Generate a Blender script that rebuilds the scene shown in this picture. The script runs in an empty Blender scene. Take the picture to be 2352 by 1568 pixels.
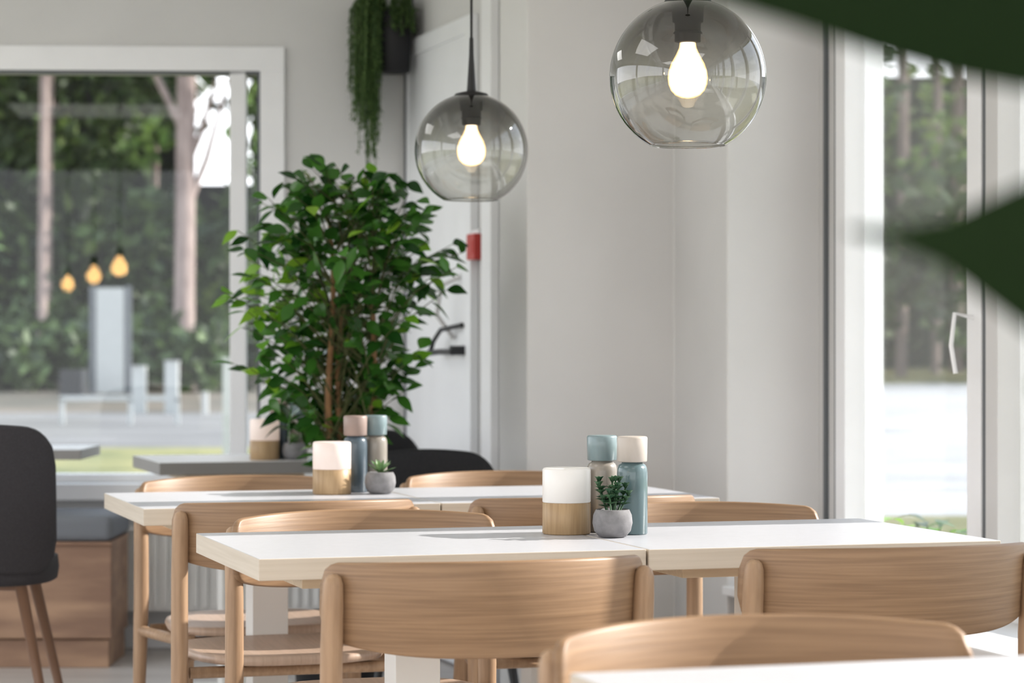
import bpy, math, random
from mathutils import Vector, Matrix
R=random.Random(7)
C=bpy.context.scene.collection
# ---------------------------------------------------------------- materials
def mat(name, col=(.8,.8,.8), rough=.5, metal=0, spec=.5, col2=None, scale=(5,5,5), detail=4, lo=.35, hi=.65, bump=0, emit=None, es=0, sheen=0, coat=0, trans=0):
    m=bpy.data.materials.new(name); m.use_nodes=True
    nt=m.node_tree; n=nt.nodes; L=nt.links; b=n['Principled BSDF']
    b.inputs['Base Color'].default_value=(*col,1); b.inputs['Roughness'].default_value=rough
    b.inputs['Metallic'].default_value=metal; b.inputs['Specular IOR Level'].default_value=spec
    b.inputs['Coat Weight'].default_value=coat
    if emit: b.inputs['Emission Color'].default_value=(*emit,1); b.inputs['Emission Strength'].default_value=es
    tc=n.new('ShaderNodeTexCoord'); mp=n.new('ShaderNodeMapping'); mp.inputs['Scale'].default_value=scale
    nz=n.new('ShaderNodeTexNoise'); nz.inputs['Scale'].default_value=1; nz.inputs['Detail'].default_value=detail
    L.new(tc.outputs['Object'],mp.inputs[0]); L.new(mp.outputs[0],nz.inputs[0])
    c2=col2 if col2 else tuple(c*.96 for c in col)
    rp=n.new('ShaderNodeValToRGB'); rp.color_ramp.elements[0].position=lo; rp.color_ramp.elements[1].position=hi
    rp.color_ramp.elements[0].color=(*c2,1); rp.color_ramp.elements[1].color=(*col,1)
    L.new(nz.outputs[0],rp.inputs[0]); L.new(rp.outputs[0],b.inputs['Base Color'])
    if bump:
        bp=n.new('ShaderNodeBump'); bp.inputs['Strength'].default_value=bump; bp.inputs['Distance'].default_value=.002
        L.new(nz.outputs[0],bp.inputs['Height']); L.new(bp.outputs[0],b.inputs['Normal'])
    return m
def leafmat(name,c1,c2,rough=.35,trans=.25,spec=.5):
    m=bpy.data.materials.new(name); m.use_nodes=True; nt=m.node_tree; n=nt.nodes; L=nt.links; b=n['Principled BSDF']
    g=n.new('ShaderNodeNewGeometry'); rp=n.new('ShaderNodeValToRGB')
    rp.color_ramp.elements[0].color=(*c1,1); rp.color_ramp.elements[1].color=(*c2,1)
    L.new(g.outputs['Random Per Island'],rp.inputs[0]); L.new(rp.outputs[0],b.inputs['Base Color'])
    b.inputs['Roughness'].default_value=rough; b.inputs['Specular IOR Level'].default_value=spec
    if trans:
        t=n.new('ShaderNodeBsdfTranslucent'); L.new(rp.outputs[0],t.inputs[0]); mx=n.new('ShaderNodeMixShader'); mx.inputs[0].default_value=trans
        L.new(b.outputs[0],mx.inputs[1]); L.new(t.outputs[0],mx.inputs[2]); L.new(mx.outputs[0],n['Material Output'].inputs[0])
    return m
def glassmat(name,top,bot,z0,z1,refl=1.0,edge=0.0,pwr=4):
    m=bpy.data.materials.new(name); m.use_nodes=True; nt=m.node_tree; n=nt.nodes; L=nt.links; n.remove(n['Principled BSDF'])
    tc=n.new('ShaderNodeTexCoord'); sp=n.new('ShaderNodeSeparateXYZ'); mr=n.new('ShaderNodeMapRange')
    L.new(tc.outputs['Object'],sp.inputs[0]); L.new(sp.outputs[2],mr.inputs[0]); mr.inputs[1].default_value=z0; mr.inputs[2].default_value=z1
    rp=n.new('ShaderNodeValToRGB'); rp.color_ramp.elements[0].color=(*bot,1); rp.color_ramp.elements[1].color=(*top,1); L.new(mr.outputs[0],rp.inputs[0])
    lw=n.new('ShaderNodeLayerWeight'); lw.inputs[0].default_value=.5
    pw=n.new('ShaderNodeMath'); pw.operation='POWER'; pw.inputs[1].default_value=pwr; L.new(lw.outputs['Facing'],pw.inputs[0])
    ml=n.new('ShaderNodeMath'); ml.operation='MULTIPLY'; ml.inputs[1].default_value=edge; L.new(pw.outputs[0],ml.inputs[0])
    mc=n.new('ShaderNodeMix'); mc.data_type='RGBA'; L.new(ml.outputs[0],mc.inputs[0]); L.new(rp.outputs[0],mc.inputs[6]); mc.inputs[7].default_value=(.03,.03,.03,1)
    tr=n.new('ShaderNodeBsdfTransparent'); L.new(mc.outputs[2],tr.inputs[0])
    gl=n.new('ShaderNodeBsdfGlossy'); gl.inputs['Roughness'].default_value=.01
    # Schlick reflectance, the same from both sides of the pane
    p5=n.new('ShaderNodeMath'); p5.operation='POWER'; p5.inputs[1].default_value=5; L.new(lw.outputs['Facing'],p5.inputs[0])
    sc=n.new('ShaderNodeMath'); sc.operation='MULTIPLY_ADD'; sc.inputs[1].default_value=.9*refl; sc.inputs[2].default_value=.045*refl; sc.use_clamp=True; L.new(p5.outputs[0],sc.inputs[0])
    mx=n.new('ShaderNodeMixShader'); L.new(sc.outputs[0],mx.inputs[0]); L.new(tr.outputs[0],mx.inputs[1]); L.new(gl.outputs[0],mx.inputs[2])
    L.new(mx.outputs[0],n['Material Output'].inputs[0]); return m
def bulbmat(name,rim,core,rs,cs):
    m=bpy.data.materials.new(name); m.use_nodes=True; nt=m.node_tree; n=nt.nodes; L=nt.links; n.remove(n['Principled BSDF'])
    lw=n.new('ShaderNodeLayerWeight'); lw.inputs[0].default_value=.5
    rp=n.new('ShaderNodeValToRGB'); rp.color_ramp.elements[0].position=.25; rp.color_ramp.elements[1].position=.85
    rp.color_ramp.elements[0].color=(*core,1); rp.color_ramp.elements[1].color=(*rim,1); L.new(lw.outputs['Facing'],rp.inputs[0])
    mr=n.new('ShaderNodeMapRange'); L.new(lw.outputs['Facing'],mr.inputs[0]); mr.inputs[1].default_value=.2; mr.inputs[2].default_value=.9; mr.inputs[3].default_value=cs; mr.inputs[4].default_value=rs
    e=n.new('ShaderNodeEmission'); L.new(rp.outputs[0],e.inputs[0]); L.new(mr.outputs[0],e.inputs[1]); L.new(e.outputs[0],n['Material Output'].inputs[0]); return m

wallM=mat('wall_paint',(.69,.682,.672),.85,scale=(3,3,3))
ceilM=mat('ceiling_paint',(.85,.85,.86),.9)
frameM=mat('frame_white',(.86,.86,.87),.4)
frameG=mat('frame_beige',(.62,.61,.60),.4)
darkM=mat('dark_metal',(.03,.032,.035),.4)
greyM=mat('grey_gasket',(.13,.14,.15),.5)
doorM=mat('door_white',(.88,.89,.91),.4)
oakH=mat('oak_horizontal',(.335,.212,.122),.45,col2=(.24,.146,.082),scale=(5,5,190),detail=6,lo=.33,hi=.66,bump=.2)
oakV=mat('oak_vertical',(.42,.28,.175),.45,col2=(.33,.212,.128),scale=(110,110,6),detail=4,bump=.1)
seatM=mat('oak_seat',(.48,.35,.27),.4,col2=(.41,.30,.225),scale=(150,8,8))
topM=mat('laminate_top',(.56,.563,.595),.33,scale=(60,60,60))
edgeM=mat('birch_edge',(.64,.57,.48),.5,col2=(.58,.51,.42),scale=(3,3,150))
subM=mat('birch_under',(.66,.54,.40),.5,col2=(.58,.47,.33),scale=(4,60,60))
legWM=mat('pedestal_white',(.74,.72,.68),.45)
darkTop=mat('dark_tabletop_edge',(.27,.26,.25),.5)
greyTop=mat('grey_laminate_top',(.78,.77,.77),.35)
blackFab=mat('black_fabric',(.016,.016,.018),.8,col2=(.009,.009,.011),scale=(200,200,200),bump=.3)
charFab=mat('charcoal_fabric',(.05,.047,.052),.9,col2=(.035,.033,.037),scale=(300,300,300),bump=.4)
walnutM=mat('walnut_leg',(.20,.11,.065),.45,scale=(60,60,6))
benchM=mat('bench_wood',(.44,.28,.18),.5,col2=(.27,.16,.105),scale=(2.5,8,16),detail=6,bump=.1)
cushM=mat('grey_cushion',(.20,.21,.23),.9,scale=(200,200,200),bump=.3)
radM=mat('radiator_enamel',(.88,.87,.85),.35)
floorM=mat('floor_planks',(.60,.56,.53),.4,col2=(.48,.44,.41),scale=(1.2,14,1),detail=6)
bulbM=bulbmat('bulb_glow',(1,.62,.26),(1,.82,.58),1.1,4.5)
amberM=mat('amber_bulb',(1,.7,.35),.4,emit=(1,.60,.25),es=38)
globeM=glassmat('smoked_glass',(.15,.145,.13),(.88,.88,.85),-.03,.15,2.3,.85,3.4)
winM=glassmat('window_glass',(.95,.955,.955),(.95,.955,.955),0,1,.4,0)
winM2=glassmat('window_glass_double',(.95,.955,.955),(.95,.955,.955),0,1,2.4,0)
lampTop=mat('frosted_glass',(.74,.725,.70),.35,emit=(1,.92,.84),es=.10)
lampTopW=mat('frosted_glass_warm',(.68,.62,.59),.35,emit=(1,.72,.58),es=.22)
bambooM=mat('bamboo',(.46,.32,.18),.45,col2=(.35,.23,.12),scale=(140,140,8))
blueCap=mat('ceramic_bluegrey',(.21,.28,.295),.35,coat=.3)
beigeB=mat('beige_steel',(.30,.27,.235),.3,coat=.3)
creamCap=mat('ceramic_cream',(.54,.485,.435),.4)
tealB=mat('ceramic_teal',(.11,.17,.18),.28,coat=.5)
pinkCap=mat('ceramic_rose',(.33,.25,.22),.4)
blueB=mat('ceramic_slate',(.07,.10,.125),.3,coat=.4)
concM=mat('concrete_pot',(.25,.245,.25),.85,col2=(.195,.19,.195),scale=(60,60,60),bump=.3)
soilM=mat('soil',(.05,.035,.025),.95,scale=(80,80,80),bump=.6)
succM=leafmat('succulent_leaf',(.02,.07,.035),(.10,.19,.10),.4,.1)
aloeM=leafmat('aloe_leaf',(.12,.25,.10),(.25,.38,.18),.4,.1)
ficusM=leafmat('ficus_leaf',(.010,.055,.009),(.085,.25,.035),.22,.28)
ficusY=leafmat('ficus_young_leaf',(.14,.38,.02),(.30,.52,.05),.35,.4)
barkM=mat('ficus_bark',(.38,.21,.10),.8,col2=(.25,.14,.07),scale=(60,60,20),bump=.4)
twigM=mat('ficus_twig',(.10,.11,.04),.8)
blackPot=mat('black_planter',(.010,.010,.012),.6)
trailM=leafmat('trailing_leaf',(.05,.11,.03),(.17,.26,.09),.5,.2)
bigLeafM=leafmat('rubber_leaf',(.010,.026,.006),(.018,.042,.008),.6,.3,.2)
bigLeafY=leafmat('rubber_leaf_yellowish',(.05,.10,.008),(.08,.14,.012),.6,.3,.2)  # yellowish leaf colour, as on the underside
redM=mat('red_plastic',(.50,.05,.04),.4)
cordM=mat('black_cord',(.012,.012,.012),.45)
# ---------------------------------------------------------------- mesh builder
class B:
    def __init__(s): s.v=[];s.f=[];s.m=[];s.sm=[];s.mats=[]
    def mi(s,m):
        if m not in s.mats: s.mats.append(m)
        return s.mats.index(m)
    def add(s,vs,fs,m,smooth=False):
        o=len(s.v); s.v+= [tuple(v) for v in vs]; k=s.mi(m)
        for f in fs: s.f.append(tuple(i+o for i in f)); s.m.append(k); s.sm.append(smooth)
    def box(s,x0,x1,y0,y1,z0,z1,m,top=None):
        vs=[(x,y,z) for z in(z0,z1) for y in(y0,y1) for x in(x0,x1)]
        s.add(vs,[(0,2,3,1),(0,1,5,4),(1,3,7,5),(3,2,6,7),(2,0,4,6)],m)
        o=len(s.v)-8; s.f.append((o+4,o+5,o+7,o+6)); s.m.append(s.mi(top or m)); s.sm.append(False)
    def prism(s,poly,z0,z1,m):
        n=len(poly); vs=[(x,y,z0) for x,y in poly]+[(x,y,z1) for x,y in poly]
        s.add(vs,[tuple(reversed(range(n))),tuple(range(n,2*n))]+[(i,(i+1)%n,n+(i+1)%n,n+i) for i in range(n)],m)
    def rev(s,prof,m,cx=0,cy=0,seg=32,smooth=True):
        vs=[];n=len(prof)
        for r,z in prof:
            for i in range(seg):
                a=2*math.pi*i/seg; vs.append((cx+r*math.cos(a),cy+r*math.sin(a),z))
        fs=[(j*seg+i,j*seg+(i+1)%seg,(j+1)*seg+(i+1)%seg,(j+1)*seg+i) for j in range(n-1) for i in range(seg)]
        s.add(vs,fs,m,smooth)
    def tube(s,pts,rad,m,seg=10,cap=True):
        P=[Vector(p) for p in pts]; n=len(P)
        if not hasattr(rad,'__len__'): rad=[rad]*n
        vs=[];ref=Vector((0,1,.013)).normalized()
        for i in range(n):
            t=(P[min(i+1,n-1)]-P[max(i-1,0)]).normalized()
            rf=ref if abs(t.dot(ref))<.95 else Vector((1,0,0))
            a=t.cross(rf).normalized(); b=t.cross(a)
            for k in range(seg):
                w=2*math.pi*k/seg; vs.append(P[i]+(a*math.cos(w)+b*math.sin(w))*rad[i])
        fs=[(j*seg+i,j*seg+(i+1)%seg,(j+1)*seg+(i+1)%seg,(j+1)*seg+i) for j in range(n-1) for i in range(seg)]
        if cap: fs+=[tuple(range(seg)),tuple(reversed(range((n-1)*seg,n*seg)))]
        s.add(vs,fs,m,True)
    def leaf(s,base,d,up,Ln,W,m,fold=.25,droop=.3,st=(0,.45,.85,1,.9,.6,0)):
        base=Vector(base); d=Vector(d).normalized(); up=Vector(up)
        sd=d.cross(up)
        if sd.length<1e-3: sd=d.cross(Vector((1,0,0)))
        sd.normalize(); nn=sd.cross(d).normalized()
        n=len(st); vs=[]
        for i,w in enumerate(st):
            t=i/(n-1); c=base+d*(Ln*t)-Vector((0,0,1))*(droop*Ln*t*t)
            h=W*.5*w
            vs+= [c-sd*h+nn*(fold*h), c, c+sd*h+nn*(fold*h)]
        fs=[]
        for i in range(n-1):
            a=3*i; fs+=[(a,a+1,a+4,a+3),(a+1,a+2,a+5,a+4)]
        s.add(vs,fs,m,True)
    def obj(s,name,loc=(0,0,0),rot=0,bevel=0,parent=None,seg=2):
        me=bpy.data.meshes.new(name); me.from_pydata(s.v,[],s.f)
        for m in s.mats: me.materials.append(m)
        me.polygons.foreach_set('material_index',s.m); me.polygons.foreach_set('use_smooth',s.sm); me.update()
        return place(name,me,loc,rot,bevel,seg)
def place(name,me,loc,rot=0,bevel=0,seg=2):
    o=bpy.data.objects.new(name,me); C.objects.link(o); o.location=loc; o.rotation_euler=(0,0,rot)
    if bevel:
        b=o.modifiers.new('bevel','BEVEL'); b.width=bevel; b.segments=seg; b.limit_method='ANGLE'; b.angle_limit=math.radians(50)
    return o
TH=math.radians(17); U=Vector((math.cos(TH),math.sin(TH))); V=Vector((-math.sin(TH),math.cos(TH)))
# ---------------------------------------------------------------- room shell
C0=(-.3624,9.345); W0=(.878,7.33); BA=math.radians(3); RA=math.radians(-73)
zc=2.75
b=B(); b.prism([(-4.4,-6),(4.95,-6),(1.0,7.36),(.30,9.6),(-4.4,9.4)],-.1,0,floorM); b.obj('floor')
b=B(); b.prism([(-4.4,-6),(5.0,-6),(1.02,7.37),(.35,9.7),(-4.4,9.4)],zc,zc+.15,ceilM); b.obj('ceiling')
# back wall (local frame: x along wall from the corner, y outwards)
wx0,wx1,wz0,wz1=-3.3,-.466,.60,2.18
b=B()
b.box(-4.0,.5,0,.3,0,wz0,wallM); b.box(-4.0,.5,0,.3,wz1,zc,wallM)
b.box(wx1,.5,0,.3,wz0,wz1,wallM); b.box(-4.0,wx0,0,.3,wz0,wz1,wallM)
b.obj('wall_back',(C0[0],C0[1],0),BA)
b=B()
f=.088
b.box(wx0,wx1,-.02,.08,wz1-f,wz1,frameM); b.box(wx0,wx1,-.02,.08,wz0,wz0+.03,frameM)
b.box(wx1-f,wx1,-.02,.08,wz0+.03,wz1-f,frameM); b.box(wx0,wx0+f,-.02,.08,wz0+.03,wz1-f,frameM)
b.box(-.665,-.607,.0,.12,wz0+.03,wz1-f,frameM)
b.box(wx1-f-.012,wx1-f,.0,.07,wz0+.03,wz1-f,greyM); b.box(wx0+f,wx1-f,.0,.07,wz1-f-.012,wz1-f,greyM)
b.box(-2.1,-2.04,.02,.12,wz0+.03,wz1-f,frameM)
b.box(wx0+f,wx1-f,.084,.088,wz0+.03,wz1-f,winM)
b.obj('window_1',(C0[0],C0[1],0),BA,.004)
b=B(); b.box(wx0-.03,wx1+.03,-.11,-.021,wz0-.06,wz0-.0,frameM); b.obj('trim_1',(C0[0],C0[1],0),BA,.004)
b=B(); b.box(-.032,-.006,-.03,-.001,0,zc,greyM); b.obj('trim_2',(C0[0],C0[1],0),BA)
b=B(); b.box(-3.9,-.04,-.015,0,0,.08,frameM); b.obj('baseboard_back',(C0[0],C0[1],0),BA)
# right stepped wall with piers and the door return
poly=[W0,(.609,7.249),(.486,7.65),(.0438,7.516),(-.034,7.772),(-.0366,8.278),(-.1,8.487),C0,(.25,9.7),(.99,7.364)]
b=B(); b.prism(poly[::-1],0,zc,wallM); b.obj('wall_right_piers',bevel=.006)
# glazed right wall
b=B(); b.box(0,14,-.02,.12,0,.40,wallM); b.box(0,14,0,.12,2.42,zc,wallM); b.obj('wall_right',(W0[0],W0[1],0),RA)
b=B(); b.box(.005,14,-.30,.05,.395,.42,frameM); b.obj('trim_3',(W0[0],W0[1],0),RA,.004)
b=B()
b.box(0,.03,.0,.12,.42,2.42,frameG); b.box(.03,.046,.0,.1,.42,2.42,greyM); b.box(.046,.095,.01,.12,.42,2.42,frameG)
b.box(.095,.114,.005,.1,.42,2.42,greyM); b.box(.114,.178,.0,.12,.42,2.42,frameM)
x=.917; xs=.178
while x<14:
    b.box(x,x+.075,.0,.12,.42,2.42,frameM); b.box(x+.075,x+.10,.005,.1,.42,2.42,greyM); b.box(x+.10,x+.163,.0,.12,.42,2.42,frameG)
    b.box(xs,x,.06,.064,.5,2.36,winM2); b.box(xs,x,.02,.11,.42,.5,frameM); b.box(xs,x,.02,.11,2.36,2.42,frameM)
    xs=x+.163; x+=.903
# curved tube by the second stile, modelling a reflection in the pane
b.tube([(.95,-.0,1.17),(.95,-.05,1.18),(.95,-.06,1.10),(.955,-.05,1.03)],.006,frameM)
b.obj('window_2',(W0[0],W0[1],0),RA,.003)
# left side: low parapet and head of a glazed front
b=B(); b.box(-4.4,-4.2,-6,9.2,0,.4,wallM); b.box(-4.4,-4.2,-6,9.2,2.6,zc,wallM)
for y in (-6,-1,4,8.9): b.box(-4.4,-4.2,y,y+.25,.4,2.6,wallM)
b.obj('wall_left')
# door on the return
b=B()
b.box(.03,.80,-.022,-.002,.01,2.14,doorM)
b.box(0,.86,-.03,-.002,2.14,2.20,doorM); b.box(.80,.862,-.03,-.002,0,2.14,doorM); b.box(0,.03,-.03,-.002,0,2.14,doorM)
b.box(.99,1.10,-.03,-.002,0,zc-.01,frameM); b.box(.797,.80,-.0235,-.002,0,2.14,frameG)
dx=.06
b.tube([(.70+dx,-.022,1.08),(.70+dx,-.07,1.08)],.016,darkM); b.tube([(.73+dx,-.07,1.075),(.60+dx,-.08,1.075),(.44+dx,-.075,1.07)],.010,darkM)
b.tube([(.46+dx,-.075,1.07),(.50+dx,-.075,1.11),(.58+dx,-.07,1.15),(.70+dx,-.03,1.165)],.008,darkM)
b.tube([(.72,-.02,1.33),(.68,-.08,1.30),(.66,-.09,1.20),(.66,-.03,1.12)],.008,frameG)
b.obj('door_1',(C0[0],C0[1],0),RA,.002)
b=B(); b.box(.87,.96,-.045,-.002,1.38,1.465,redM); b.box(.885,.945,-.048,-.044,1.40,1.445,redM); b.box(.8705,.9595,-.03,-.002,1.465,1.48,frameM)
b.obj('fire_alarm_call_point',(C0[0],C0[1],0),RA,.003)
# ---------------------------------------------------------------- radiator, bench
b=B()
b.box(-1.95,-.25,-.13,-.05,.145,.44,radM)
x=-1.94
while x<-.27:
    b.box(x,x+.018,-.146,-.13,.16,.425,radM); x+=.036
b.box(-1.96,-.24,-.15,-.045,.432,.448,radM)
for x in(-1.8,-.4): b.box(x,x+.03,-.1,-.001,.2,.3,radM); b.box(x,x+.03,-.1,-.07,0,.15,radM)
b.obj('radiator',(C0[0],C0[1],0),BA,.003)
b=B(); b.box(-2.6,-1.362,8.70,9.08,.10,.418,benchM); b.box(-2.59,-1.372,8.715,9.07,0,.095,benchM); b.box(-2.6,-1.36,8.69,9.09,.418,.43,benchM)
o=b.obj('upholstered_bench',bevel=.003)
b=B(); b.box(-2.6,-1.355,8.68,9.09,.432,.52,cushM); o2=b.obj('seat_cushion',bevel=.025,seg=4); o2.parent=o
# ---------------------------------------------------------------- tables
def table_mesh(w,d,edge=edgeM,top=None):
    b=B(); b.box(-w/2,w/2,-d/2,d/2,.702,.74,edge,top=top or topM)
    b.box(-w/2+.09,w/2-.09,-d/2+.07,d/2-.07,.680,.7015,subM)
    b.box(-.0425,.0425,-.0425,.0425,.021,.68,legWM); b.box(-.20,.20,-.075,.075,0,.02,legWM)
    return b
def put_table(FL,w,d,edge=edgeM,top=None):
    FL=Vector(FL); c=FL+U*(w/2)+V*(d/2)
    table_mesh(w-.004,d,edge,top).obj('dining_table',(c.x,c.y,0),TH,.0015)
T1=Vector((-.433,4.357)); put_table(T1,.705,.612); put_table(T1+U*.705-V*.004,.70,.625)
T2=Vector((-.817,5.661)); put_table(T2,.685,.62); put_table(T2+U*.685,.685,.62)
T4=Vector((.241,2.273)); put_table(T4,.70,.61); put_table(T4+U*.70,.70,.61)
T3=Vector((-1.076,7.80)); put_table(T3,.56,.54,darkTop,greyTop)
b=B(); b.box(-3.0,-1.475,8.76,9.17,.705,.74,darkTop,top=greyTop); b.box(-2.86,-2.74,8.9,9.02,.02,.705,darkM); b.box(-3.0,-2.65,8.8,9.14,0,.02,darkM); b.obj('side_table',bevel=.002)
# ---------------------------------------------------------------- oak chairs
def sweep_panel(b,Rr,A,yc,zt,zb,th,m,tilt,z0,N=36,zt_end=None,zb_end=None,rc=.05,pw=3):
    K=16; loops=[]
    sts=[-A+2*A*i/N for i in range(N+1)]
    for a in sts:
        q=abs(a)/A
        top=zt+(zt_end-zt)*q**2; bot=zb+(zb_end-zb)*q**pw
        dist=(1-q)*A*Rr
        if dist<rc:
            k=math.sqrt(max(0,1-((rc-dist)/rc)**2)); k=max(k,.03)
            mid=(top+bot)/2; hh=(top-bot)/2; cut=min(rc,hh)*(1-k); top-=cut; bot+=cut
        t=th*(1 if dist>.01 else .6)
        lp=[]
        mid=(top+bot)/2; hh=max((top-bot)/2,.002)
        for k in range(K):
            w=2*math.pi*k/K; cx=math.cos(w); sz=math.sin(w)
            rr=(t/2)*math.copysign(abs(cx)**.7,cx)
            if abs(sz)<.999 and hh>t: zz=mid+math.copysign((hh-t*.5)+t*.5*abs(sz)**1,sz)*(1 if abs(sz)>.3 else abs(sz)/.3)
            else: zz=mid+hh*sz
            rad=Rr+rr; lean=(zz-z0)*tilt
            lp.append((rad*math.sin(a),yc-rad*math.cos(a)-lean,zz))
        loops.append(lp)
    vs=[p for l in loops for p in l]; n=len(loops)
    fs=[(j*K+i,(j+1)*K+i,(j+1)*K+(i+1)%K,j*K+(i+1)%K) for j in range(n-1) for i in range(K)]
    fs+=[tuple(range(K)),tuple(reversed(range((n-1)*K,n*K)))]
    b.add(vs,fs,m,True)
def seat(b,hx,hy,cy,z0,z1,m,p=3.2,taper=.1):
    n=40; rings=[]
    for (k,z) in [(.0,z0+.004),(.9,z0),(.98,z0+.003),(1,(z0+z1)/2),(.985,z1-.002),(.94,z1),(.6,z1-.006),(.3,z1-.009),(.0,z1-.010)]:
        r=[]
        for i in range(n):
            a=2*math.pi*i/n; c,s_=math.cos(a),math.sin(a)
            x=math.copysign(abs(c)**(2/p),c)*hx*k; y=math.copysign(abs(s_)**(2/p),s_)*hy*k
            r.append((x*(1+taper*y/hy),cy+y,z))
        rings.append(r)
    vs=[p_ for r in rings for p_ in r]
    fs=[(j*n+i,j*n+(i+1)%n,(j+1)*n+(i+1)%n,(j+1)*n+i) for j in range(len(rings)-1) for i in range(n)]
    b.add(vs,fs,m,True)
def oak_chair():
    b=B(); Rr=.324; A=math.asin(.27/.324); yc=-.24+Rr
    sweep_panel(b,Rr,A,yc,.765,.609,.015,oakH,.10,.70,N=60,zt_end=.757,zb_end=.64,rc=.035)
    for s in(-1,1):
        a=math.radians(49.5)*s; r2=Rr+.0205
        px,py=r2*math.sin(a),yc-r2*math.cos(a)
        pts=[];rad=[]
        for z,r in[(.742,.001),(.741,.007),(.736,.013),(.725,.0165),(.69,.018),(.60,.0185),(.45,.019),(.38,.0185),(.2,.015),(.003,.011)]:
            ln=(z-.70)*.10 if z>.6 else -.01
            ex=0 if z>.45 else (.45-z)*.05
            pts.append((px+s*ex*.3,py-ln-ex*1.2,z)); rad.append(r)
        b.tube(pts,rad,oakV,14)
        b.tube([(.20*s,.19,.405),(.205*s,.195,.3),(.215*s,.205,.003)],[.019,.018,.011],oakV,14)
        b.tube([(px,py-(-.01)+.0,.385),(.20*s,.19,.388)],.014,oakV,8)
    b.tube([(-.2,.185,.388),(.2,.185,.388)],.013,oakV,8); b.tube([(-.24,-.13,.388),(.24,-.13,.388)],.013,oakV,8)
    seat(b,.225,.215,.02,.402,.425,seatM)
    return b
ocm=None
def put_oak(cx,cy,rot):
    global ocm
    f=Vector((-math.sin(rot),math.cos(rot))); o=Vector((cx,cy))+f*.095
    if ocm is None: ob=oak_chair().obj('dining_chair',(o.x,o.y,0),rot); ocm=ob.data
    else: place('dining_chair',ocm,(o.x,o.y,0),rot)
N_=TH; F_=TH+math.pi
put_oak(-.047,4.18,N_); put_oak(.646,4.45,N_); put_oak(-.483,5.68,N_); put_oak(.159,5.84,N_)
put_oak(-.291,5.13,F_); put_oak(.399,5.38,F_); put_oak(-.67,6.47,F_); put_oak(-.014,6.70,F_); put_oak(.312,3.09,F_)
# upholstered chairs
def shell_chair(fab,leg,hw,zt,zs,name,loc,rot,legsp=.2,tilt=.12,nr=True):
    b=B(); Rr=hw*1.25; A=math.asin(hw/Rr); yc=-.22+Rr
    sweep_panel(b,Rr,A,yc,zt,zs-.02,.035,fab,tilt,zs,zt_end=zt-.02,zb_end=zs-.03,rc=.09,pw=2,N=32)
    seat(b,hw*.97,.21,.0,zs-.055,zs+.01,fab,3.0,.03)
    for sx in(-1,1):
        for sy in(-1,1):
            b.tube([(sx*hw*.62,sy*.13,zs-.05),(sx*legsp,sy*.2,.003)],[.016,.010],leg,12)
    b.tube([(-hw*.62,.13,zs-.06),(hw*.62,.13,zs-.06)],.01,leg,8); b.tube([(-hw*.62,-.13,zs-.06),(hw*.62,-.13,zs-.06)],.01,leg,8)
    b.obj(name,(loc[0],loc[1],0),rot)
shell_chair(charFab,walnutM,.225,.90,.53,'upholstered_chair',(-1.43,6.8),TH*0.2,.24,.10)
shell_chair(blackFab,darkM,.195,.80,.45,'upholstered_chair',(-.185,7.14),TH+math.pi,.17)
shell_chair(blackFab,darkM,.18,.82,.45,'upholstered_chair',(-.385,8.30),TH+math.pi+.2,.18)
# ---------------------------------------------------------------- tabletop things
def mill(name,x,y,cap,body,r=.0295):
    b=B(); z=.7402
    b.rev([(0,z),(r-.002,z),(r,z+.002),(r,z+.118),(r-.001,z+.127),(r-.004,z+.133),(r-.009,z+.136),(r-.010,z+.139)],body,seg=36)
    b.rev([(r-.010,z+.138),(r-.0025,z+.139),(r-.001,z+.1405),(r,z+.184),(r-.0015,z+.187),(r-.004,z+.1878),(0,z+.1875)],cap,seg=36)
    b.obj(name,(x,y,0))
def lamp(x,y,tm_):
    b=B(); z=.7402; r=.0465
    b.rev([(0,z),(r-.002,z),(r,z+.002),(r,z+.0598),(r-.001,z+.0605),(0,z+.0605)],bambooM,seg=40)
    b.rev([(r-.001,z+.0608),(r,z+.062),(r,z+.123),(r-.002,z+.1262),(r-.005,z+.1272),(r-.012,z+.127),(0,z+.126)],tm_,seg=40)
    b.obj('table_lantern',(x,y,0))
def succ(x,y,kind,s=1):
    b=B(); z=.7402
    b.rev([(0,z),(.020*s,z),(.026*s,z+.002),(.0345*s,z+.012),(.038*s,z+.027),(.0365*s,z+.042),(.032*s,z+.052),(.0295*s,z+.053),(.029*s,z+.047),(0,z+.046)],concM,seg=32)
    b.rev([(0,z+.0475),(.0288*s,z+.0475)],soilM,seg=24)
    rr=random.Random(3)
    if kind=='jade':
        for k in range(13):
            a=rr.uniform(0,6.28); q=rr.uniform(0,.024); bx,by=q*math.cos(a),q*math.sin(a); h=rr.uniform(.02,.062)
            tx,ty=bx*1.5,by*1.5
            b.tube([(bx*.6,by*.6,z+.046),(tx,ty,z+.048+h)],.0016,succM,6)
            for lv in range(3):
                hh=h*(.45+.27*lv)
                for j in range(6):
                    w=j*1.047+lv*.5+k
                    d=Vector((math.cos(w),math.sin(w),.35+.5*lv))
                    b.leaf((bx*.6+(tx-bx*.6)*hh/h,by*.6+(ty-by*.6)*hh/h,z+.047+hh),d,(0,0,1),.0165,.0105,succM,.5,.1,(.3,.8,1,.7,0))
    else:
        for k in range(16):
            a=k*2.4; e=.5+1.6*(k/16)
            b.leaf((0,0,z+.047),(math.cos(a),math.sin(a),e),(0,0,1),.045,.013,aloeM,.6,.05,(.8,1,.8,.5,0))
    b.obj('potted_succulent',(x,y,0))
lamp(.105,4.93,lampTop); mill('pepper_mill',.175,4.978,blueCap,beigeB); mill('pepper_mill',.231,4.92,creamCap,tealB); succ(.190,4.84,'jade')
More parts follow.
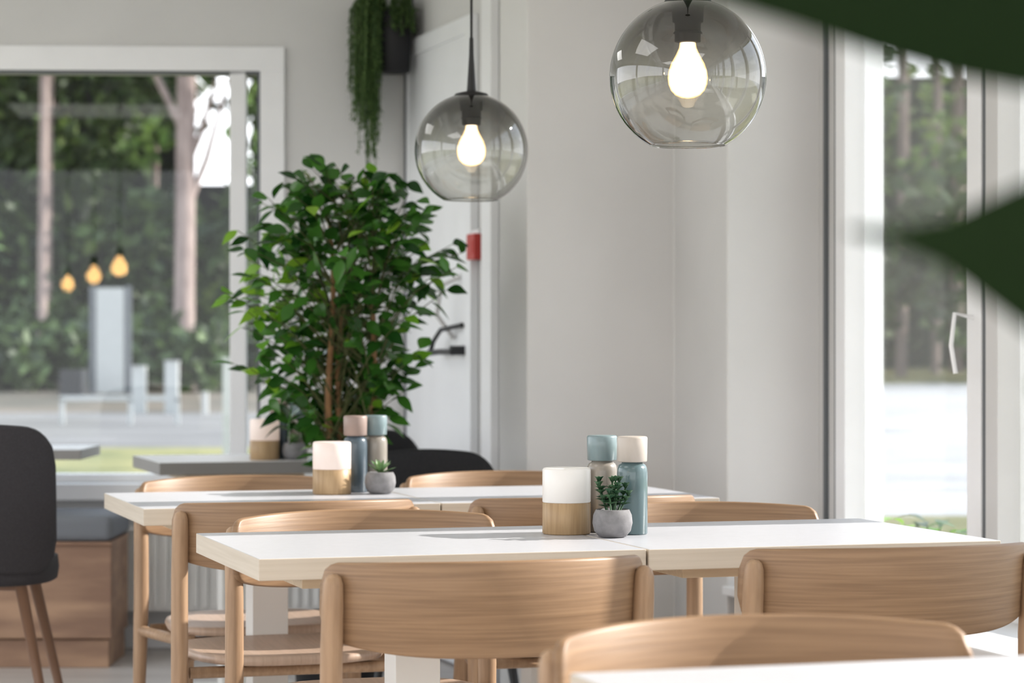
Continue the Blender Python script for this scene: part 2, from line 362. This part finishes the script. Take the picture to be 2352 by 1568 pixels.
lamp(-.437,6.21,lampTopW); mill('pepper_mill',-.385,6.29,pinkCap,blueB); mill('pepper_mill',-.338,6.335,blueCap,beigeB); succ(-.32,6.22,'aloe')
lamp(-.775,8.02,lampTopW); mill('pepper_mill',-.738,8.10,pinkCap,blueB); mill('pepper_mill',-.677,8.11,blueCap,beigeB); succ(-.682,8.02,'aloe')
# ---------------------------------------------------------------- pendants
def pendant(x,y,z,full=True):
    b=B(); Rg=.143
    prof=[]
    for i in range(41):
        a=math.radians(17)+ (math.radians(150)-math.radians(17))*i/40
        prof.append((Rg*math.sin(a),Rg*math.cos(a)))
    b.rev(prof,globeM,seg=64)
    b.rev([(Rg*.5,-Rg*.866),(Rg*.5-.002,-Rg*.866-.002),(Rg*.5-.0045,-Rg*.866),(Rg*.5-.002,-Rg*.866+.002),(Rg*.5,-Rg*.866)],globeM,seg=64)
    b.rev([(0,.150),(.010,.149),(.040,.142),(.043,.138),(.042,.134),(.030,.133),(.028,.100),(.024,.098),(.0235,.064),(.016,.062),(0,.062)],cordM,seg=32)
    b.rev([(.0245,.078),(.0265,.080),(.0245,.083)],cordM,seg=32)
    b.rev([(.012,.148),(.0105,.165),(.006,.24),(.005,.28),(.0033,.285),(.0033,zc-z-.03)],cordM,seg=12)
    b.rev([(.0033,zc-z-.03),(.045,zc-z-.028),(.045,zc-z-.001)],cordM,seg=32)
    b.rev([(.0145,.064),(.0165,.052),(.022,.040),(.031,.024),(.0355,.010),(.037,-.002),(.0355,-.014),(.031,-.025),(.023,-.0335),(.012,-.0385),(0,-.040)],bulbM,seg=32)
    b.obj('pendant_lamp',(x,y,z))
pendant(.321,4.675,1.593); pendant(-.102,6.43,1.590)
def bare(x,y,z):
    b=B()
    b.rev([(0,.13),(.02,.125),(.022,.07),(.0,.068)],cordM,seg=16); b.rev([(.004,.12),(.0035,zc-z-.03),(.045,zc-z-.028),(.045,zc-z-.001)],cordM,seg=16)
    b.rev([(.015,.07),(.03,.045),(.052,.01),(.056,-.012),(.045,-.045),(.02,-.062),(0,-.066)],amberM,seg=24)
    b.obj('bulb_pendant',(x,y,z))
bare(-1.79,1.94,1.6); bare(-2.08,-.24,1.6); bare(-2.46,-3.07,1.6)
# ---------------------------------------------------------------- ficus
b=B(); fx,fy=-.511,7.5
b.rev([(0,0),(.10,0),(.115,.01),(.135,.30),(.14,.31),(.132,.315),(.125,.28),(0,.28)],blackPot,seg=36)
b.rev([(0,.283),(.126,.283)],soilM,seg=24)
def env(z):
    P=[(.84,.16),(.95,.24),(1.05,.29),(1.15,.36),(1.3,.37),(1.42,.34),(1.50,.30),(1.57,.22),(1.63,.08)]
    for (a,ra),(c,rc_) in zip(P,P[1:]):
        if a<=z<=c: return ra+(rc_-ra)*(z-a)/(c-a)
    return .05
trunks=[]
for k,(ox,oy,tx,ty,h) in enumerate([(0,0,-.03,.02,1.45),(.045,.02,.12,-.02,1.35),(-.02,.03,.02,.06,1.3)]):
    pts=[];rad=[]
    for i in range(14):
        t=i/13; w=math.sin(t*9+k*2.1)*.012
        pts.append((ox+(tx-ox)*t+w,oy+(ty-oy)*t+w*.5,.28+(h-.28)*t)); rad.append(.016*(1-.65*t))
    b.tube(pts,rad,barkM,8); trunks.append(pts)
def branchleaf(p,q,n,young=0):
    p=Vector(p);q=Vector(q)
    mid=(p+q)/2+Vector((0,0,.04))
    b.tube([p,mid,q],[.003,.002,.001],twigM,5)
    for i in range(n):
        t=.35+.65*i/(n-1) if n>1 else 1
        c=p.lerp(mid,t*2) if t<.5 else mid.lerp(q,t*2-1)
        if c.y<0 and abs(c.x-.03)<.05 and c.z<1.22 and R.random()<.8: continue
        d=(q-p).normalized(); rd=Vector((R.uniform(-1,1),R.uniform(-1,1),R.uniform(-.9,.25)))
        dd=(d*.7+rd).normalized()
        m=ficusY if (R.random()<young) else ficusM
        b.leaf(c,dd,(R.uniform(-.7,.7),R.uniform(-1.2,.3),.8),R.uniform(.055,.082),R.uniform(.030,.042),m,.15,R.uniform(.1,.4),(0,.6,.95,1,.8,.4,0))
for i in range(215):
    z=.84+.79*(i+.5)/215; r=env(z)*R.uniform(.5,1.06); a=R.uniform(0,2*math.pi)
    if z<1.25 and math.sin(a)<-.75 and R.random()<.75: continue
    if z<1.17 and math.cos(a)>.3: r*=.78
    tr=R.choice(trunks); k=min(13,max(2,int((z-.28-.18)/1.1*13))); p=tr[k]
    q=(r*math.cos(a)+.005,r*math.sin(a),z)
    yo=.6 if (q[0]<-.2 and R.random()<.4) else .05
    branchleaf(p,q,7,yo)
b.obj('potted_ficus',(fx,fy,0))
# ---------------------------------------------------------------- wall planter with trailing plant
b=B(); px,py=-.43,9.20
b.rev([(0,2.075),(.058,2.075),(.064,2.08),(.070,2.30),(.066,2.305),(.062,2.29),(0,2.285)],blackPot,seg=32)
b.box(-.02,.02,.05,.130,2.15,2.28,darkM)
for i in range(170):
    left=R.random()<.62
    a=R.uniform(2.3,4.3) if left else R.uniform(0,6.28)
    if abs(math.sin(a))>.8 and math.sin(a)>0: continue
    rr0=R.uniform(.06,.09) if not left else R.uniform(.07,.155)
    ln=R.uniform(.2,.44)*(1.3 if (left and rr0<.12) else .95) if left else R.uniform(.03,.10)
    ex,ey=rr0*math.cos(a),min(rr0*math.sin(a),.1)
    pts=[(ex*.3,ey*.3,2.29),(ex*.8,ey*.8,2.345),(ex,ey,2.30),(ex*1.02,ey,2.30-ln*.5),(ex*1.0+R.uniform(-.01,.01),ey,2.30-ln)]
    b.tube(pts,.0016,trailM,4)
    n=int(10+ln*70)
    for j in range(n):
        t=j/n*3+1; k=int(t); fr=t-k; p=Vector(pts[k]).lerp(Vector(pts[min(k+1,4)]),fr)
        w=R.uniform(0,6.28); b.leaf(p,(math.cos(w),math.sin(w),-.5),(0,0,1),.018,.011,trailM,.2,.2,(.4,1,.8,0))
for i in range(220):
    w=R.uniform(0,6.28); q=R.uniform(0,.08)
    b.leaf((q*math.cos(w),q*math.sin(w),2.29),(math.cos(w)*.7,math.sin(w)*.7,R.uniform(.4,1.5)),(0,0,1),.05,.01,trailM,.2,.6,(.4,1,.8,0))
b.obj('wall_planter_trailing_plant',(px,py,0))
# ---------------------------------------------------------------- foreground big-leaf plant
b=B(); gx,gy=.43,1.12
b.rev([(0,0),(.10,0),(.115,.02),(.13,.30),(.135,.31),(.125,.315),(.12,.28),(0,.28)],concM,seg=36); b.rev([(0,.282),(.12,.282)],soilM,seg=20)
b.tube([(0,0,.28),(.01,0,.8),(0,.01,1.15),(.01,0,1.42)],[.012,.010,.008,.004],barkM,10)
S=(0,.35,.68,.88,.98,1,.97,.86,.68,.46,.26,.08)
S2=(0,.4,.75,.95,1,1,1,1,.93,.78,.50,.22,.08,.03)
def big(p,tip,w,droop=.1,up=(0,-.3,1),S_=S,m=None):
    p=Vector(p); tip=Vector(tip); d=tip-p; L=d.length; d2=d+Vector((0,0,droop*L))
    b.tube([(0,0,p.z-.04),p],.0035,ficusM,6)
    b.leaf(p,d2,up,d2.length,w,m or bigLeafM,.2,droop,S_)
big((-.016,0,1.262),(-.37,-.02,1.267),.112,.06,(0,-1,.1))
big((-.016,0,1.122),(-.288,-.03,1.157),.094,.02,(0,-1,.1),S2)
big((-.05,.02,1.15),(-.20,.01,1.088),.075,.1,(0,-1,.3),S,bigLeafY)
big((.02,-.02,1.30),(.16,-.2,1.27),.11); big((.02,.02,1.18),(.23,.1,1.14),.11); big((0,.03,1.35),(.04,.23,1.32),.11); big((0,0,1.41),(.08,-.04,1.62),.09)
big((0,.0,.98),(.16,-.16,.86),.10); big((0,.03,.93),(.1,.2,.85),.11)
b.obj('potted_rubber_plant',(gx,gy,0))
# ---------------------------------------------------------------- outdoors
grass=mat('lawn',(.22,.20,.08),.9,col2=(.12,.125,.05),scale=(1.2,.6,1),detail=6)
road=mat('asphalt_pale',(.17,.165,.16),.9,col2=(.11,.105,.10),scale=(.4,1.5,1)); tan=mat('gravel_verge',(.15,.12,.09),.9,col2=(.06,.055,.04),scale=(.5,.25,1))
lot=mat('painted_sunlit_lot',(.46,.455,.45),.9,col2=(.30,.295,.29),scale=(.4,1.5,1))  # asphalt lot, paler than the road with sunlight put into its colour
def tz(x,y): return -.14 if y<11 else -.14+(y-11)*.0145
b=B(); nx,ny=60,70
vs=[];
for j in range(ny+1):
    for i in range(nx+1):
        x=-60+120*i/nx; y=-25+95*j/ny; vs.append((x,y,tz(x,y)))
fg=[];fr=[];ft=[];fl_=[]
for j in range(ny):
    for i in range(nx):
        a=j*(nx+1)+i; q=(a,a+1,a+nx+2,a+nx+1); x=-60+120*(i+.5)/nx; y=-25+95*(j+.5)/ny
        if x<0: (fg if y<25 else fr if y<34 else ft).append(q)
        else: (fg if y<17 else fl_ if y<46 else fg).append(q)
b.add(vs,fg,grass); b.add(vs,fr,road); b.add(vs,ft,tan); b.add(vs,fl_,lot)
b.obj('ground_outdoor')
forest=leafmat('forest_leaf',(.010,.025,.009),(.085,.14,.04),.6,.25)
forestL=leafmat('forest_leaf_painted_sun',(.06,.12,.025),(.19,.27,.07),.6,.35)  # paler copy of the forest leaf, sunshine put into the green
backM=mat('forest_depth',(.022,.038,.018),.95,col2=(.004,.009,.006),scale=(.5,.5,.5),detail=5)
trunkM=mat('pine_bark',(.25,.195,.17),.9,col2=(.16,.12,.105),scale=(6,6,2))
b=B()
b.box(-60,-7.3,57,57.3,0,16,backM); b.box(-7.3,-5.8,57,57.3,0,4.6,backM); b.box(-5.8,7.6,57,57.3,0,16,backM); b.box(7.6,60,57,57.3,0,7.0,backM)
def trunk(x,y,r,h,forks=()):
    b.tube([(x,y,tz(x,y)-.1),(x+.05,y,h*.5),(x-.1,y,h)],[r,r*.85,r*.6],trunkM,10)
    for (z0,dx,dz) in forks: b.tube([(x,y,z0),(x+dx*.5,y,z0+dz*.4),(x+dx,y,z0+dz)],[r*.4,r*.3,r*.15],trunkM,8)
trunk(-5.45,42.5,.18,13,((3.9,.55,1.6),(3.2,.75,2.3),(4.6,-1.0,2.5)))
trunk(-7.9,43,.09,12); trunk(-8.35,46,.07,12); trunk(-7.0,50,.07,12); trunk(-9.4,52,.14,12)
trunk(7.6,50,.12,12,((3.5,.6,2),)); trunk(8.6,52,.10,12); trunk(9.2,53,.15,12,((4,.8,2),)); trunk(11,50,.15,12)
trunk(-13,50,.2,12); trunk(15,50,.2,12); trunk(-2,50,.2,12); trunk(3,50,.2,12)
def cluster(vs,fs,cx,cy,cz,rad,n,s):
    for i in range(n):
        d=Vector((R.gauss(0,1),R.gauss(0,1),R.gauss(0,1))).normalized()*rad*R.random()**.4
        c=Vector((cx,cy,cz))+d*1.0; a=Vector((R.gauss(0,1),R.gauss(0,1),R.gauss(0,1))).normalized()*s; e=a.cross(Vector((R.gauss(0,1),R.gauss(0,1),R.gauss(0,1)))).normalized()*s*.6
        o=len(vs); vs.extend([c-a,c-e,c+a,c+e]); fs.append((o,o+1,o+2,o+3))
va=[];fa=[];vl=[];fl=[]
for i in range(600):
    if R.random()<.72: x=R.uniform(-15,-3)
    else: x=R.uniform(5,18)
    y=R.uniform(45,56); z=R.uniform(.6,9.5)
    px_=x/y*5880+1176; py_=784-(z-1.11)/y*5880
    if 370<px_<620 and 60<py_<460 :
        if R.random()<.45: cluster(va,fa,x,y,z,.3,16,.14)
        continue
    if px_>2040 and py_<380 and R.random()<.7: continue
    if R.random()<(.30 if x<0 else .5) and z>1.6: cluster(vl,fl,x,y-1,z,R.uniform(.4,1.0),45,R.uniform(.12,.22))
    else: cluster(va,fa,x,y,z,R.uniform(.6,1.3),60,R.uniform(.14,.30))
# nearer shrubs and a tree in the sunny leaf colour at the left
for i in range(60):
    x=R.uniform(-11,-4.5); y=R.uniform(41,43.5)
    cluster(va,fa,x,y,tz(x,y)+R.uniform(.2,1.0),R.uniform(.3,.6),40,.15)
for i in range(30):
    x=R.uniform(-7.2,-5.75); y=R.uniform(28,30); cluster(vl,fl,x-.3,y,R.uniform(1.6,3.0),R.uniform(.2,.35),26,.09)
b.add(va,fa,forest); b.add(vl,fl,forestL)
b.obj('forest_trees')
signM=mat('sign_white',(.40,.41,.40),.5)
b=B()
b.box(-6.50,-6.06,40,40.08,.3,1.95,signM); b.box(-6.04,-5.96,40,40.08,.2,1.98,greyM); b.box(-6.60,-6.52,40,40.08,.2,1.98,greyM); b.obj('roadside_sign_board')
for (px_,w,top,base) in((318,.085,840,965),(393,.085,828,965),(530,.07,822,1080),(470,.03,900,960)):
    d=33 if base<1000 else 22
    x=(px_-1176)/5880*d; b=B(); g=tz(x,d)
    zt=1.11-(top-784)/5880*d
    b.box(x-w,x+w,d,d+.15,g,zt-.02,signM); b.box(x-w*1.08,x+w*1.08,d-.01,d+.16,zt-.02,zt,signM); b.obj('white_bollard')
b=B(); d=30; g=tz(0,d); b.box(-5.3,-3.9,d,d+.05,g+.28,g+.34,signM); b.box(-5.3,-5.25,d,d+.05,g,g+.3,signM); b.box(-4.5,-4.45,d,d+.05,g,g+.3,signM); b.box(-3.95,-3.9,d,d+.05,g,g+.3,signM); b.obj('white_rail')
b=B(); d=39; g=tz(0,d); b.box(-6.9,-6.55,d,d+.5,g,g+.42,darkM); b.obj('utility_cabinet')
# shrub outside right window
b=B()
for i in range(90):
    a=R.uniform(0,6.28); sx_,sy_=R.uniform(-.22,.22),R.uniform(-.12,.12); sz_=R.uniform(-.1,.12)
    b.tube([(sx_*.7,sy_*.7,-.59),(sx_,sy_,sz_)],.0025,twigM,4)
    b.leaf((sx_,sy_,sz_),(math.cos(a),math.sin(a),.7),(0,0,1),.12,.045,ficusY if i%3 else ficusM,.2,.5)
b.obj('outdoor_shrub',(1.36,7.6,.46))
# ---------------------------------------------------------------- light
w=bpy.data.worlds.new('world'); bpy.context.scene.world=w; w.use_nodes=True; nt=w.node_tree; n=nt.nodes; L=nt.links
bg=n['Background']; tc=n.new('ShaderNodeTexCoord'); sp=n.new('ShaderNodeSeparateXYZ'); rp=n.new('ShaderNodeValToRGB')
L.new(tc.outputs['Generated'],sp.inputs[0]); L.new(sp.outputs[2],rp.inputs[0]); L.new(rp.outputs[0],bg.inputs[0])
rp.color_ramp.elements[0].color=(.98,.98,1,1); rp.color_ramp.elements[1].color=(.70,.83,1,1); rp.color_ramp.elements[1].position=.8
bg.inputs[1].default_value=2.6
sd=bpy.data.lights.new('sun','SUN'); sd.energy=8.5; sd.angle=.012; sd.color=(1,.945,.885)
so=bpy.data.objects.new('sun',sd); C.objects.link(so); so.rotation_euler=Vector((-.80,-.22,-.46)).to_track_quat('-Z','Y').to_euler(); so.location=(10,5,8)
for (x,y) in ((-2.4,7.2),(-1.6,4.2),(.6,2.0),(-2.0,.8)):  # unseen ceiling panels with area lights, added to brighten the room
    b=B(); b.box(-.62,.62,-.62,-.60,-.04,0,frameM); b.box(-.62,.62,.60,.62,-.04,0,frameM); b.box(-.62,-.60,-.60,.60,-.04,0,frameM); b.box(.60,.62,-.60,.60,-.04,0,frameM); b.box(-.6,.6,-.6,.6,-.02,0,frameM)
    o=b.obj('added_fill_panel',(x,y,zc-.001))
    al=bpy.data.lights.new('added_fill_light','AREA'); al.shape='SQUARE'; al.size=1.15; al.energy=10; al.color=(1,.985,.97)
    ao=bpy.data.objects.new('added_fill_light',al); C.objects.link(ao); ao.location=(0,0,-.03); ao.parent=o
# ---------------------------------------------------------------- camera
cd=bpy.data.cameras.new('camera'); cam=bpy.data.objects.new('camera',cd); C.objects.link(cam)
cam.location=(0,0,1.11); cam.rotation_euler=(math.pi/2,0,0); cd.lens=90; cd.sensor_width=36
cd.dof.use_dof=True; cd.dof.focus_distance=4.85; cd.dof.aperture_fstop=5.0; cd.clip_end=300
bpy.context.scene.camera=cam
vs_=bpy.context.scene.view_settings; vs_.view_transform='Standard'; vs_.exposure=0.27; vs_.gamma=.93
